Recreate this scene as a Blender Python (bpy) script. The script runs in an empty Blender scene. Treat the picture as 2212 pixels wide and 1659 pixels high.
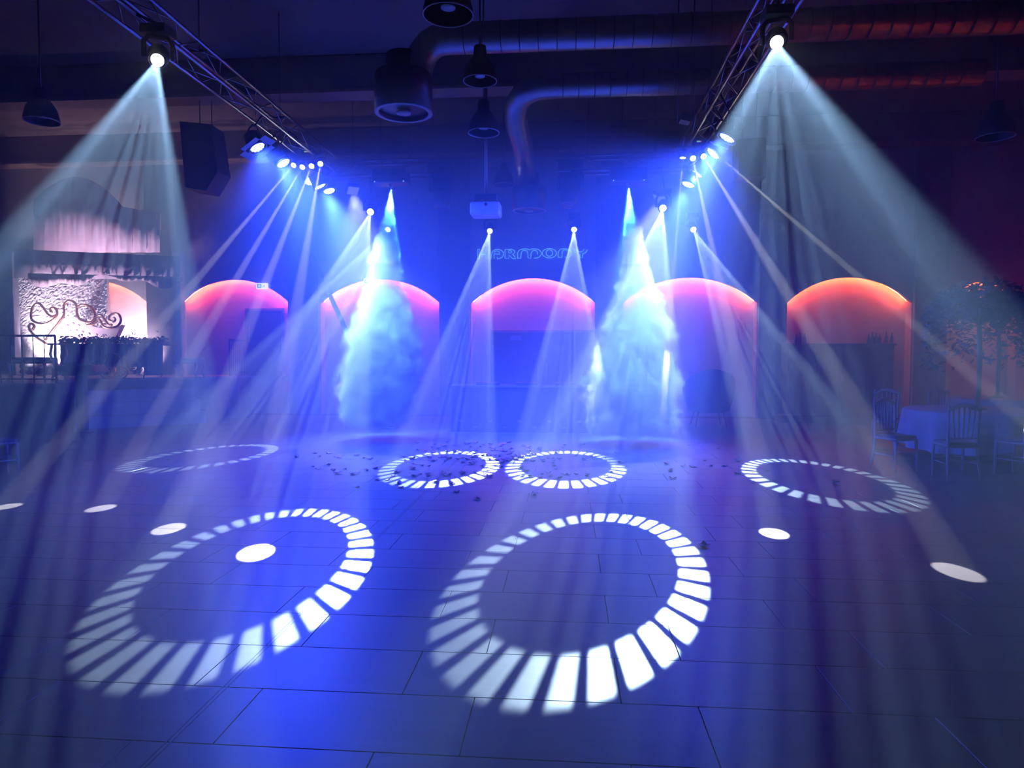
import bpy, math, random
from mathutils import Vector, Matrix
R = random.Random(7)
PI = math.pi
scn = bpy.context.scene
COL = scn.collection

# ------------------------------------------------------------------ camera (frame 2212 x 1659)
F, CX, CY, CAM_H = 1450.0, 1106.0, 829.5, 1.6
TH = math.atan(66.5 / F)
PS = math.atan(118 / math.hypot(F, 66.5))
FW = Vector((-math.sin(PS) * math.cos(TH), math.cos(PS) * math.cos(TH), -math.sin(TH)))
RT = Vector((math.cos(PS), math.sin(PS), 0))
UP = RT.cross(FW)
CAM = Vector((0, 0, CAM_H))
cam = bpy.data.cameras.new('camera')
cam.sensor_fit = 'HORIZONTAL'; cam.sensor_width = 36; cam.lens = F / 2212 * 36
cam.clip_start = 0.05; cam.clip_end = 200
camo = bpy.data.objects.new('camera', cam); COL.objects.link(camo)
camo.matrix_world = Matrix.Translation(CAM) @ Matrix((RT, UP, -FW)).transposed().to_4x4()
scn.camera = camo

def ray(x, y): return FW + RT * ((x - CX) / F) - UP * ((y - CY) / F)
def onz(x, y, z=0.0): d = ray(x, y); return CAM + d * ((z - CAM_H) / d.z)
def ony(x, y, Y): d = ray(x, y); return CAM + d * (Y / d.y)
def onx(x, y, X): d = ray(x, y); return CAM + d * (X / d.x)

# ------------------------------------------------------------------ view, haze in the room's air
vs = scn.view_settings
vs.view_transform = 'Standard'; vs.look = 'None'; vs.exposure = 0.0; vs.gamma = 1.0
vs.use_curve_mapping = False
HAZE = 0.042
world = bpy.data.worlds.new('hall_air'); scn.world = world
world.use_nodes = True
wn = world.node_tree; wn.nodes.clear()
wo = wn.nodes.new('ShaderNodeOutputWorld')
wb = wn.nodes.new('ShaderNodeBackground'); wb.inputs[0].default_value = (0, 0, 0, 1); wb.inputs[1].default_value = 0
wv = wn.nodes.new('ShaderNodeVolumeScatter')
wv.inputs['Color'].default_value = (1, 1, 1, 1); wv.inputs['Density'].default_value = HAZE
wv.inputs['Anisotropy'].default_value = 0.10
wn.links.new(wb.outputs[0], wo.inputs['Surface']); wn.links.new(wv.outputs[0], wo.inputs['Volume'])
cy = scn.cycles
cy.max_bounces = 3; cy.diffuse_bounces = 1; cy.glossy_bounces = 1; cy.transmission_bounces = 3
cy.volume_bounces = 0; cy.transparent_max_bounces = 8
cy.sample_clamp_indirect = 3.0; cy.sample_clamp_direct = 0
cy.caustics_reflective = False; cy.caustics_refractive = False
cy.use_denoising = True
cy.use_adaptive_sampling = False
cy.volume_step_rate = 0.5; cy.volume_max_steps = 256

# ------------------------------------------------------------------ helpers
def tag(o, label=None, cat=None, group=None, kind=None):
    if label: o['label'] = label
    if cat: o['category'] = cat
    if group: o['group'] = group
    if kind: o['kind'] = kind
    return o

def empty(name, loc, label=None, cat=None, group=None):
    o = bpy.data.objects.new(name, None); COL.objects.link(o); o.location = loc
    o.empty_display_size = 0.1
    return tag(o, label, cat, group)

class MB:
    """collects vertices and faces; build() links them as one mesh object"""
    def __init__(s): s.v = []; s.f = []; s.sm = []
    def add(s, vs, fs, smooth=False):
        n = len(s.v); s.v += [tuple(p) for p in vs]
        for f in fs: s.f.append(tuple(i + n for i in f)); s.sm.append(smooth)
        return s
    def box(s, lo, hi, m=None):
        x0, y0, z0 = lo; x1, y1, z1 = hi
        vs = [Vector(p) for p in ((x0,y0,z0),(x1,y0,z0),(x1,y1,z0),(x0,y1,z0),(x0,y0,z1),(x1,y0,z1),(x1,y1,z1),(x0,y1,z1))]
        if m is not None: vs = [m @ p for p in vs]
        return s.add(vs, [(0,3,2,1),(4,5,6,7),(0,1,5,4),(1,2,6,5),(2,3,7,6),(3,0,4,7)])
    def bbox(s, lo, hi, b=0.01, m=None):
        """box with chamfered vertical and top edges"""
        x0, y0, z0 = lo; x1, y1, z1 = hi
        def ring(i, z): return [(x0+i,y0+i*2,z),(x0+i*2,y0+i,z),(x1-i*2,y0+i,z),(x1-i,y0+i*2,z),(x1-i,y1-i*2,z),(x1-i*2,y1-i,z),(x0+i*2,y1-i,z),(x0+i,y1-i*2,z)]
        def ring0(i, z): return [(x0+i,y0+b,z),(x0+b,y0+i,z),(x1-b,y0+i,z),(x1-i,y0+b,z),(x1-i,y1-b,z),(x1-b,y1-i,z),(x0+b,y1-i,z),(x0+i,y1-b,z)]
        rs = [ring0(b*.9, z0), ring0(0, z0+b), ring0(0, z1-b), ring0(b*.9, z1)]
        vs = [Vector(p) for r in rs for p in r]
        if m is not None: vs = [m @ p for p in vs]
        fs = [tuple(range(7,-1,-1)), tuple(range(24,32))]
        for k in range(3):
            for j in range(8): fs.append((k*8+j, k*8+(j+1)%8, (k+1)*8+(j+1)%8, (k+1)*8+j))
        return s.add(vs, fs)
    def tube(s, pts, r, n=8, closed=False, cap=True, smooth=True):
        pts = [Vector(p) for p in pts]; N = len(pts)
        rr = r if isinstance(r, (list, tuple)) else [r] * N
        t0 = (pts[1] - pts[0]).normalized()
        ref = Vector((0,0,1)) if abs(t0.z) < .9 else Vector((1,0,0))
        u = t0.cross(ref).normalized(); vs = []
        for i, p in enumerate(pts):
            a = pts[(i+1) % N] if (closed or i < N-1) else p
            b = pts[i-1] if (closed or i > 0) else p
            t = (a - b)
            t = t.normalized() if t.length > 1e-9 else t0
            u = (u - t * u.dot(t))
            u = u.normalized() if u.length > 1e-6 else t.orthogonal().normalized()
            w = t.cross(u)
            for k in range(n):
                an = 2*PI*k/n; vs.append(p + (u*math.cos(an) + w*math.sin(an)) * rr[i])
        fs = []
        for i in range(N if closed else N-1):
            j = (i+1) % N
            for k in range(n):
                l = (k+1) % n; fs.append((i*n+k, i*n+l, j*n+l, j*n+k))
        if cap and not closed:
            fs.append(tuple(range(n-1,-1,-1))); fs.append(tuple((N-1)*n+k for k in range(n)))
        return s.add(vs, fs, smooth)
    def lathe(s, prof, n=24, m=None, smooth=True, cap=True):
        """prof: (radius, z) pairs around local z"""
        vs = []
        for r, z in prof:
            for k in range(n):
                a = 2*PI*k/n; p = Vector((r*math.cos(a), r*math.sin(a), z))
                vs.append(m @ p if m is not None else p)
        fs = []
        for i in range(len(prof)-1):
            for k in range(n):
                l = (k+1) % n; fs.append((i*n+k, i*n+l, (i+1)*n+l, (i+1)*n+k))
        if cap:
            if prof[0][0] > 1e-6: fs.append(tuple(range(n-1,-1,-1)))
            if prof[-1][0] > 1e-6: fs.append(tuple((len(prof)-1)*n+k for k in range(n)))
        return s.add(vs, fs, smooth)
    def prism(s, poly, y0, y1, m=None):
        """polygon in (x, z) extruded from y0 to y1"""
        n = len(poly)
        vs = [Vector((x, y0, z)) for x, z in poly] + [Vector((x, y1, z)) for x, z in poly]
        if m is not None: vs = [m @ p for p in vs]
        fs = [tuple(range(n)), tuple(range(2*n-1, n-1, -1))]
        for k in range(n): l = (k+1) % n; fs.append((k, k+n, l+n, l))
        return s.add(vs, fs)
    def slab(s, poly, z0, z1, m=None):
        """polygon in (x, y) extruded in z"""
        n = len(poly)
        vs = [Vector((x, y, z0)) for x, y in poly] + [Vector((x, y, z1)) for x, y in poly]
        if m is not None: vs = [m @ p for p in vs]
        fs = [tuple(range(n-1,-1,-1)), tuple(range(n, 2*n))]
        for k in range(n): l = (k+1) % n; fs.append((k, l, l+n, k+n))
        return s.add(vs, fs)
    def mesh(s, name, mat):
        me = bpy.data.meshes.new(name); me.from_pydata([tuple(p) for p in s.v], [], s.f)
        me.polygons.foreach_set('use_smooth', s.sm)
        if mat: me.materials.append(mat)
        me.update()
        return me
    def build(s, name, mat, parent=None, loc=None):
        return link(name, s.mesh(name, mat), parent, loc)

def link(name, me, parent=None, loc=None):
    o = bpy.data.objects.new(name, me); COL.objects.link(o)
    if parent: o.parent = parent
    if loc is not None: o.location = loc
    return o

def copy_tree(o, parent=None):
    c = o.copy(); COL.objects.link(c); c.parent = parent
    for ch in o.children: copy_tree(ch, c)
    return c

def aim(d, loc=(0,0,0)):
    """matrix whose local -Z looks along d"""
    return Matrix.Translation(Vector(loc)) @ Vector(d).to_track_quat('-Z', 'Y').to_matrix().to_4x4()

def spiral(c, r0, r1, a0, a1, n=24):
    out = []
    for i in range(n+1):
        t = i/n; r = r0+(r1-r0)*t; a = a0+(a1-a0)*t
        out.append((c[0]+r*math.cos(a), c[1]+r*math.sin(a)))
    return out

# ------------------------------------------------------------------ materials
MATS = {}
def mat(name, col, rough=.6, metal=0, var=.12, scale=6, spec=.5, bump=0, bscale=40, emit=None, estr=0, sample=True, trans=0, ior=1.45, alpha=1):
    if name in MATS: return MATS[name]
    m = bpy.data.materials.new(name); m.use_nodes = True
    nt = m.node_tree; b = nt.nodes['Principled BSDF']
    b.inputs['Roughness'].default_value = rough; b.inputs['Metallic'].default_value = metal
    b.inputs['Specular IOR Level'].default_value = spec
    b.inputs['Transmission Weight'].default_value = trans; b.inputs['IOR'].default_value = ior
    tc = nt.nodes.new('ShaderNodeTexCoord')
    no = nt.nodes.new('ShaderNodeTexNoise'); no.inputs['Scale'].default_value = scale; no.inputs['Detail'].default_value = 3
    nt.links.new(tc.outputs['Object'], no.inputs['Vector'])
    rp = nt.nodes.new('ShaderNodeValToRGB')
    rp.color_ramp.elements[0].position = .3; rp.color_ramp.elements[1].position = .7
    rp.color_ramp.elements[0].color = (*[c*(1-var) for c in col], 1)
    rp.color_ramp.elements[1].color = (*[min(1, c*(1+var)) for c in col], 1)
    nt.links.new(no.outputs[0], rp.inputs[0]); nt.links.new(rp.outputs[0], b.inputs['Base Color'])
    if bump:
        n2 = nt.nodes.new('ShaderNodeTexNoise'); n2.inputs['Scale'].default_value = bscale
        nt.links.new(tc.outputs['Object'], n2.inputs['Vector'])
        bp = nt.nodes.new('ShaderNodeBump'); bp.inputs['Strength'].default_value = bump; bp.inputs['Distance'].default_value = .02
        nt.links.new(n2.outputs[0], bp.inputs['Height']); nt.links.new(bp.outputs[0], b.inputs['Normal'])
    if emit:
        b.inputs['Emission Color'].default_value = (*emit, 1); b.inputs['Emission Strength'].default_value = estr
        if not sample: m.cycles.emission_sampling = 'NONE'
    MATS[name] = m
    return m

PLASTER = mat('wall_plaster', (.40,.38,.37), .8, var=.06, scale=2)
PANEL = mat('niche_plaster', (.55,.5,.48), .8, var=.05, scale=2)
PILASTER = mat('pilaster_grey', (.14,.13,.13), .7, var=.08)
CEIL = mat('ceiling_dark', (.17,.13,.13), .85, var=.15, scale=1.5)
BEAM = mat('beam_wood', (.30,.20,.16), .6, var=.2, scale=4)
ALU = mat('truss_aluminium', (.32,.32,.34), .32, 1, var=.08)
BLACK = mat('fixture_black', (.02,.02,.022), .45, var=.2)
DKMET = mat('dark_metal', (.05,.05,.055), .4, .6, var=.15)
DUCT = mat('duct_metal', (.42,.40,.40), .38, .85, var=.1)
LENS = mat('lens_lit', (.9,.9,.9), .2, emit=(1,.98,1), estr=40, sample=False)
BLED = mat('led_blue_white', (.9,.9,.9), .2, emit=(.45,.65,1), estr=9, sample=False)
GLASSDK = mat('lens_unlit', (.05,.06,.09), .08)
RIMBL = mat('lens_rim', (.6,.8,.95), .15, .3)

# floor tile stone
def floor_mat():
    m = mat('floor_stone', (.066,.064,.066), .40, var=.18, scale=3)
    nt = m.node_tree; b = nt.nodes['Principled BSDF']
    oi = nt.nodes.new('ShaderNodeObjectInfo')
    mr = nt.nodes.new('ShaderNodeMapRange'); mr.inputs[3].default_value = .82; mr.inputs[4].default_value = 1.15
    nt.links.new(oi.outputs['Random'], mr.inputs[0])
    rp = [n for n in nt.nodes if n.type == 'VALTORGB'][0]
    no = [n for n in nt.nodes if n.type == 'TEX_NOISE'][0]
    mp = nt.nodes.new('ShaderNodeMapping'); mp.inputs['Scale'].default_value = (.5, 4, 1)
    tc = [n for n in nt.nodes if n.type == 'TEX_COORD'][0]
    nt.links.new(tc.outputs['Object'], mp.inputs[0]); nt.links.new(mp.outputs[0], no.inputs['Vector'])
    no.inputs['Detail'].default_value = 6
    mx = nt.nodes.new('ShaderNodeVectorMath'); mx.operation = 'SCALE'
    nt.links.new(rp.outputs[0], mx.inputs[0]); nt.links.new(mr.outputs[0], mx.inputs['Scale'])
    nt.links.new(mx.outputs[0], b.inputs['Base Color'])
    return m
STONE = floor_mat()
GROUT = mat('floor_grout', (.015,.015,.016), .9)

# ------------------------------------------------------------------ room shell
XL, XR, YB, YF, ZC = -16.0, 12.5, 17.0, -2.0, 7.2
fl = MB().box((XL-.2, YF-.2, -.25), (XR+.2, YB+.6, -.012)).build('floor', GROUT)
tag(fl, 'dark grey stone tiled dance hall floor', kind='structure')
TW, TD, GAP = 1.02, .4583, .004
tile_mesh = MB().bbox((GAP/2, GAP/2, -.012), (TW-GAP/2, TD-GAP/2, 0), .0015).mesh('tile', STONE)
def inview(p):
    q = Vector(p) - CAM; z = q.dot(FW)
    if z < .3: return False
    x = CX + F*q.dot(RT)/z; y = CY - F*q.dot(UP)/z
    return -40 < x < 2252 and y < 1700
tiles = []; rest = MB()
row0 = 3.03
for j in range(-12, 32):
    y = row0 + j*TD
    off = .2555 if j % 2 == 0 else .6
    for i in range(-17, 13):
        x = off + i*TW
        if x < XL or x+TW > XR or y < YF or y+TD > YB: continue
        near = any(inview((x+a*TW, y+b*TD, 0)) for a in (0,.5,1) for b in (0,1))
        if near and y < 11.0: tiles.append((math.hypot(x+.5, y+.2), x, y))
        else: rest.box((x+GAP/2, y+GAP/2, -.012), (x+TW-GAP/2, y+TD-GAP/2, 0))
tiles.sort()
for k, (d, x, y) in enumerate(tiles):
    if k < 298: link('tile', tile_mesh, fl, (x, y, 0))
    else: rest.box((x+GAP/2, y+GAP/2, -.012), (x+TW-GAP/2, y+TD-GAP/2, 0))
tag(rest.build('far_tile_field', STONE, fl), kind='stuff')
# metal expansion joint running towards the back wall
ej = MB()
for dx in (-.014, .006): ej.box((-1.629+dx, 1.0, -.01), (-1.629+dx+.008, 12.5, .0015))
ej.build('expansion_joint', mat('joint_metal', (.03,.03,.035), .4, .5), fl)

# back wall with segmental arch openings
ARCH = [(-14.1,-11.05,3.52,2.92), (-10.17,-7.21,3.52,2.92), (-6.36,-3.25,3.5,2.89), (-2.43,.70,3.49,2.87), (1.40,4.66,3.47,2.85), (5.37,8.30,3.44,2.82), (9.10,10.72,3.30,2.80)]
ND = .30; LIP = .09
def arc_pts(a, n=24):
    x0, x1, zt, zs = a; hw = (x1-x0)/2; h = zt-zs; r = (hw*hw+h*h)/(2*h); cx = (x0+x1)/2; cz = zt-r
    a0 = math.asin(hw/r)
    return [(cx + r*math.sin(-a0 + 2*a0*k/n), cz + r*math.cos(-a0 + 2*a0*k/n)) for k in range(n+1)]
w = MB(); xs = XL
for a in ARCH:
    w.box((xs, YB, 0), (a[0], YB+ND, ZC)); xs = a[1]
    P = arc_pts(a); n = len(P)
    Q = arc_pts((a[0], a[1], a[2]+.13, a[3]+.13))          # hidden cove behind the arch lip
    vs = [(x, YB, z) for x, z in P] + [(x, YB, ZC) for x, z in P] + [(x, YB+LIP, z) for x, z in P] + [(x, YB+LIP, z) for x, z in Q] + [(x, YB+ND, z) for x, z in Q]
    fs = [(k, k+1, n+k+1, n+k) for k in range(n-1)]
    for j in (2, 3, 4):
        i = 0 if j == 2 else j-1
        fs += [(i*n+k+1, i*n+k, j*n+k, j*n+k+1) for k in range(n-1)]
    w.add(vs, fs)
w.box((xs, YB, 0), (XR, YB+ND, ZC))
wall_back = w.build('wall_back', PLASTER)
tag(wall_back, 'pale plaster back wall with red lit arched niches', kind='structure')
REDLED = mat('led_strip_red', (.8,.2,.1), .5, emit=(1,.075,.018), estr=170)
def ribbon(pts, v):
    n = len(pts)
    return MB().add([Vector(p)-v for p in pts] + [Vector(p)+v for p in pts], [(k, k+1, n+k+1, n+k) for k in range(n-1)])
for k, a in enumerate(ARCH):
    MB().box((a[0]-.03, YB+ND, 0), (a[1]+.03, YB+ND+.05, a[2]+.18)).build('niche_panel', PANEL, wall_back)
    P = arc_pts((a[0]+.03, a[1]-.03, a[2]+.055, a[3]+.055), 10)
    ribbon([(x, YB+LIP+.11, z) for x, z in P], Vector((0,.018,.018))).build('light_strip', REDLED, wall_back)
for k in range(len(ARCH)-1):
    x0, x1 = ARCH[k][1], ARCH[k+1][0]
    MB().bbox((x0+.02, YB-.10, 0), (x1-.02, YB+.02, ZC-.3), .01).build('pilaster', PILASTER, wall_back)
# unseen lit arches added on the right wall to redden that side
AR = []
for y0, y1 in ((12.6,15.6), (8.9,11.9), (5.2,8.2)): AR.append((y0, y1, 3.44, 2.82))
for name, lo, hi, m in (('wall_left', (XL-.2,YF,0), (XL,YB+.5,ZC), PLASTER), 
                        ('wall_front', (XL,YF-.2,0), (XR,YF,ZC), PLASTER), ('ceiling', (XL-.2,YF-.2,ZC), (XR+.2,YB+.5,ZC+.2), CEIL)):
    tag(MB().box(lo, hi).build(name, m), kind='structure')
w = MB(); ys = YB + ND
for a in AR:
    w.box((XR, a[1], 0), (XR+ND, ys, ZC)); ys = a[0]
    P = arc_pts(a); n = len(P)
    Q = arc_pts((a[0], a[1], a[2]+.13, a[3]+.13))
    vs = [(XR, x, z) for x, z in P] + [(XR, x, ZC) for x, z in P] + [(XR+LIP, x, z) for x, z in P] + [(XR+LIP, x, z) for x, z in Q] + [(XR+ND, x, z) for x, z in Q]
    fs = [(k+1, k, n+k, n+k+1) for k in range(n-1)]
    for j in (2, 3, 4):
        i = 0 if j == 2 else j-1
        fs += [(i*n+k, i*n+k+1, j*n+k+1, j*n+k) for k in range(n-1)]
    w.add(vs, fs)
w.box((XR, YF, 0), (XR+ND, ys, ZC))
wall_right = w.build('wall_right', PLASTER)
tag(wall_right, 'pale plaster right wall with added unseen red lit niches', kind='structure')
for a in AR:
    MB().box((XR+ND, a[0]-.03, 0), (XR+ND+.05, a[1]+.03, a[2]+.18)).build('niche_panel', PANEL, wall_right)
    P = arc_pts((a[0]+.03, a[1]-.03, a[2]+.055, a[3]+.055), 10)
    ribbon([(XR+LIP+.03, x, z) for x, z in P], Vector((.03,0,.03))).build('light_strip', mat('led_strip_red_added', (.8,.2,.1), .5, emit=(1,.075,.018), estr=300), wall_right)  # stronger strips, added out of view for their red light
for k, y in enumerate((16.55, 12.55, 8.45, 4.4)):
    b = MB().bbox((XL, y, 6.52), (XR, y+.42, ZC), .02).build('trim_%d' % (k+1), CEIL)
    tag(b, kind='structure')
    MB().box((XL, y-.02, 6.50), (XR, y+.44, 6.56)).build('beam_cap', BEAM, b)

# ------------------------------------------------------------------ lamps
def spot(name, parent, loc, d, power, half, col=(1,1,1), blend=.15, radius=.02, gobo=False, roll=0.0):
    """loc is local to parent"""
    l = bpy.data.lights.new(name, 'SPOT'); l.energy = power; l.color = col
    l.spot_size = 2*half; l.spot_blend = blend; l.shadow_soft_size = radius
    o = bpy.data.objects.new(name, l); COL.objects.link(o); o.parent = parent
    o.matrix_local = aim(d, loc) @ Matrix.Rotation(roll, 4, 'Z')
    if gobo:
        l.spot_size = 2*half*1.06; l.spot_blend = .02
        l.use_nodes = True; nt = l.node_tree; N = nt.nodes; L = nt.links
        em = [n for n in N if n.type == 'EMISSION'][0]
        tc = N.new('ShaderNodeTexCoord'); sp = N.new('ShaderNodeSeparateXYZ'); L.new(tc.outputs['Normal'], sp.inputs[0])
        def M(op, a, b=None, c=None):
            n = N.new('ShaderNodeMath'); n.operation = op
            for i, v in enumerate((a, b, c)):
                if v is None: continue
                if isinstance(v, (int, float)): n.inputs[i].default_value = v
                else: L.new(v, n.inputs[i])
            return n.outputs[0]
        def SS(v, lo, hi):
            n = N.new('ShaderNodeMapRange'); n.interpolation_type = 'SMOOTHSTEP'
            L.new(v, n.inputs[0]); n.inputs[1].default_value = lo; n.inputs[2].default_value = hi
            return n.outputs[0]
        x, y, z = sp.outputs
        rr = M('DIVIDE', M('SQRT', M('ADD', M('MULTIPLY', x, x), M('MULTIPLY', y, y))), M('MULTIPLY', M('ABSOLUTE', z), math.tan(half)))
        fr = M('FRACT', M('ADD', M('MULTIPLY', M('ARCTAN2', y, x), 34/(2*PI)), 40.0))
        tri = M('ABSOLUTE', M('SUBTRACT', fr, .5))            # 0 in the middle of a slot
        slot = M('SUBTRACT', 1.0, SS(tri, .27, .335))
        ring = M('MULTIPLY', SS(rr, .755, .79), M('SUBTRACT', 1.0, SS(rr, .965, 1.0)))
        L.new(M('MULTIPLY', slot, ring), em.inputs['Strength'])
    return o

COOL = (.58,.82,1.0)
def moving_head(name, P, T, power, half, label, hook, roll=0.0, gobo=True, s=1.0, lit=True, col=COOL):
    """P: world position of the lens, T: point aimed at"""
    P = Vector(P); T = Vector(T); d = (T-P).normalized()
    piv = P - d*.20*s                                       # tilt axis of the head
    up = (0,0,1); hook = Vector(hook)
    root = empty(name, hook, label, 'stage light', 'white beam moving heads' if lit else 'unlit moving heads')
    off = piv - root.location
    m = aim(d, off)
    hd = MB().lathe([(.05*s,.17*s),(.085*s,.16*s),(.105*s,.08*s),(.11*s,-.02*s),(.10*s,-.12*s),(.092*s,-.19*s),(.085*s,-.195*s)], 20, m).build('head', BLACK, root)
    MB().lathe([(.092*s,-.185*s),(.092*s,-.205*s),(.066*s,-.205*s),(.066*s,-.185*s)], 20, m, cap=False).build('lens_ring', DKMET, hd)
    MB().lathe([(.065*s,-.192*s),(.062*s,-.198*s),(.03*s,-.204*s),(0,-.206*s)], 20, m).build('lens', LENS if lit else GLASSDK, hd)
    # yoke: two arms either side and a bridge
    side = d.cross(Vector(up)).normalized(); ya = off + side*.14*s; yb = off - side*.14*s
    top = Vector(up)*.20*s
    MB().tube([ya - Vector(up)*.03, ya + top*.7, off + side*.09*s + top, off - side*.09*s + top, yb + top*.7, yb - Vector(up)*.03], .026*s, 6).build('yoke', BLACK, root)
    um = aim(-Vector(up), off + top)
    MB().box((-.14*s,-.11*s,.01), (.14*s,.11*s,.10*s), um).build('base', BLACK, root)
    MB().tube([off + top + Vector(up)*.05, off + top + Vector(up)*.14*s, Vector((0,0,0))], .018, 6).build('clamp', DKMET, root)
    if lit: spot('beam_lamp', root, off + d*.24*s, d, power, half, col, gobo=gobo, roll=roll, radius=.018)
    return root

TZ0, TZ1 = 5.22, 5.52                                     # truss chord heights
GP = 23000
LAMPS = [
 ('midL', ony(800,458,13.45), (-2.396,5.10,0), GP*1.7, .090, 'lit moving head left of the left smoke jet, under the rear truss', .62),
 ('midR', ony(1432,450,13.3), (.186,5.136,0), GP*2.1, .093, 'lit moving head right of the right smoke jet, under the rear truss', .62),
 ('cL', ony(1058,499,16.45), (-1.764,9.505,0), GP*1.7, .098, 'small lit moving head above the first letters of the wall sign', .36),
 ('cR', ony(1240,496,16.45), (-.003,9.675,0), GP*1.7, .103, 'small lit moving head above the last letters of the wall sign', .36),
 ('fR', ony(1498,496,16.45), (3.216,8.96,0), GP*1.5, .101, 'small lit moving head on the wall right of the sign and right smoke plume', .36),
 ('fL', ony(838,496,16.45), (-5.527,10.115,0), GP*1.5, .107, 'small lit moving head on the wall behind the left smoke jet', .36),
 ('nL', onz(340,130,4.72), (-1.1,.8,0), GP*1.25, .100, 'large lit moving head near the camera on the left truss', .5),
 ('nR', onz(1678,92,4.72), (0,-.2,0), GP*1.2, .100, 'large lit moving head near the camera on the right truss', .5),
]
for nm, P, T, pw, half, lab, hang in LAMPS:
    hook = {'midL': (P.x, 13.455, TZ0-.03), 'midR': (P.x, 13.455, TZ0-.03), 'nL': (-4.605, P.y, TZ0), 'nR': (2.105, P.y, TZ0)}.get(nm, (P.x, YB, P.z+.36))
    moving_head('moving_head', P, T, pw, half, lab, hook, roll=R.random()*.18, col=(.36,.63,1.0) if nm in ('nL','nR') else COOL)

# curved four-lens beam bars
def beam_bar(name, heads, targets, label, power=40000):
    c = sum((Vector(h) for h in heads), Vector())/len(heads)
    root = empty(name, (-4.605 if c.x < 0 else 2.105, c.y+.05, TZ0), label, 'stage light', 'four-lens beam bars')
    o = root.location
    bar = [Vector(h) - o + Vector((0,.03,.17)) for h in heads]
    bar = [bar[0] + (bar[0]-bar[1])*.5] + bar + [bar[-1] + (bar[-1]-bar[-2])*.5]
    MB().tube(bar, .05, 8).build('bar', BLACK, root)
    mid = (bar[2]+bar[3])/2
    MB().box((mid.x-.10, mid.y-.06, mid.z+.02), (mid.x+.10, mid.y+.06, mid.z+.16)).build('control_box', BLACK, root)
    MB().tube([mid + Vector((0,0,.12)), Vector((0,0,0))], .02, 6).build('clamp', DKMET, root)
    g = MB().box((mid.x-.035, mid.y-.068, mid.z+.08), (mid.x+.02, mid.y-.06, mid.z+.10)).build('display', mat('display_green', (.1,.3,.1), .4, emit=(.35,.9,.25), estr=.7, sample=False), root)
    MB().box((mid.x+.028, mid.y-.068, mid.z+.083), (mid.x+.04, mid.y-.06, mid.z+.097)).build('indicator', mat('indicator_red', (.4,.05,.05), .4, emit=(1,.05,.03), estr=2, sample=False), root)
    for h, t in zip(heads, targets):
        h = Vector(h); d = (Vector(t)-h).normalized(); m = aim(d, h-o)
        hd = MB().lathe([(.03,.16),(.055,.14),(.06,.02),(.055,0)], 14, m).build('head', BLACK, root)
        MB().lathe([(.047,-.001),(.035,-.006),(0,-.009)], 14, m).build('lens', LENS, hd)
        spot('beam_lamp', root, h - o + d*.03, d, power, .0165, (1,.97,1), blend=.2, radius=.012)
    return root
YL = onx(663,358,-4.75).y
beam_bar('beam_bar', [ony(x,y,YL) for x,y in ((634,357),(653,361),(673,359),(692,354))],
         [onz(*p) for p in ((10,1095),(218,1098),(365,1142),(553,1193))], 'curved bar of four lit beam lenses under the left truss')
YR = 11.9
beam_bar('beam_bar', [ony(x,y,YR) for x,y in ((1475,341),(1497,342),(1520,338),(1546,331))],
         [onz(1425,965), onz(1672,1152), onz(2068,1235), onx(2330,1010,6.2)], 'curved bar of four lit beam lenses under the right truss')

# blue LED par cans on both trusses
def par_can(P, d, label, power, s=1.0, plate=False):
    P = Vector(P); d = Vector(d).normalized()
    root = empty('par_can', (-4.605 if P.x < 0 else 2.105, P.y, TZ0), label, 'stage light', 'blue led par cans on the trusses')
    o = root.location; m = aim(d, P-o)
    can = MB().lathe([(.06*s,.20*s),(.09*s,.18*s),(.105*s,.05*s),(.112*s,0),(.112*s,-.02*s),(.10*s,-.02*s),(.098*s,.005)], 22, m).build('can', BLACK, root)
    MB().lathe([(.118*s,-.012),(.118*s,-.028),(.106*s,-.028),(.106*s,-.012)], 22, m, cap=False).build('rim', RIMBL, can)
    leds = MB()
    for ri, cnt in ((0,1),(.036,6),(.072,12)):
        for k in range(cnt):
            a = 2*PI*k/cnt
            leds.lathe([(.017*s,.0),(.014*s,-.008),(0,-.011)], 8, m @ Matrix.Translation((ri*s*math.cos(a), ri*s*math.sin(a), 0)))
    leds.build('lamp_array', BLED, can)
    if plate:
        pl = MB()
        for q in range(4):
            pl.box((.115*s,-.12*s,-.02), (.20*s,.12*s,-.016), m @ Matrix.Rotation(q*PI/2, 4, 'Z'))
        pl.build('barn_door', mat('grey_plate', (.3,.3,.34), .5), root)
    side = d.cross(Vector((0,0,1))).normalized()
    q = P - o - d*.08
    MB().tube([q + side*.125*s, q + side*.125*s + Vector((0,0,.15)), q + side*.06 + Vector((0,0,.25)), q - side*.06 + Vector((0,0,.25)), q - side*.125*s + Vector((0,0,.15)), q - side*.125*s], .012, 6).build('bracket', DKMET, root)
    MB().tube([q + Vector((0,0,.25)), Vector((0,0,0))], .014, 6).build('clamp', DKMET, root)
    spot('par_lamp', root, P - o + d*.05, d, power, 1.08 if power < 5000 else .50, (.022,.062,1.0), blend=1.0, radius=.08)
    return root
BP = 4100
for (x, y), T, lab, pl in (((556,318), (-1.8,9.6,0), 'blue lit par can with square plate, nearest on the left truss', True),
        ((597,340), (-3.4,12.3,1.3), 'blue lit par can second nearest on the left truss', False),
        ((612,352), (-1.5,10.5,0), 'blue lit par can third nearest on the left truss beside the lens bar', False),
        ((671,390), (-1.5,10.5,0), 'blue lit par can below the left lens bar', False),
        ((691,402), (-3.6,12.8,2.7), 'blue lit par can between two others beyond the left lens bar', False),
        ((711,412), (-3.4,12.3,1.2), 'blue lit par can farthest on the left truss', False)):
    P = onx(x, y, -4.92 if x == 671 else -4.70); par_can(P, Vector(T)-P, lab, BP if T[2] == 0 else 22000, 1.25, plate=pl)
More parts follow.
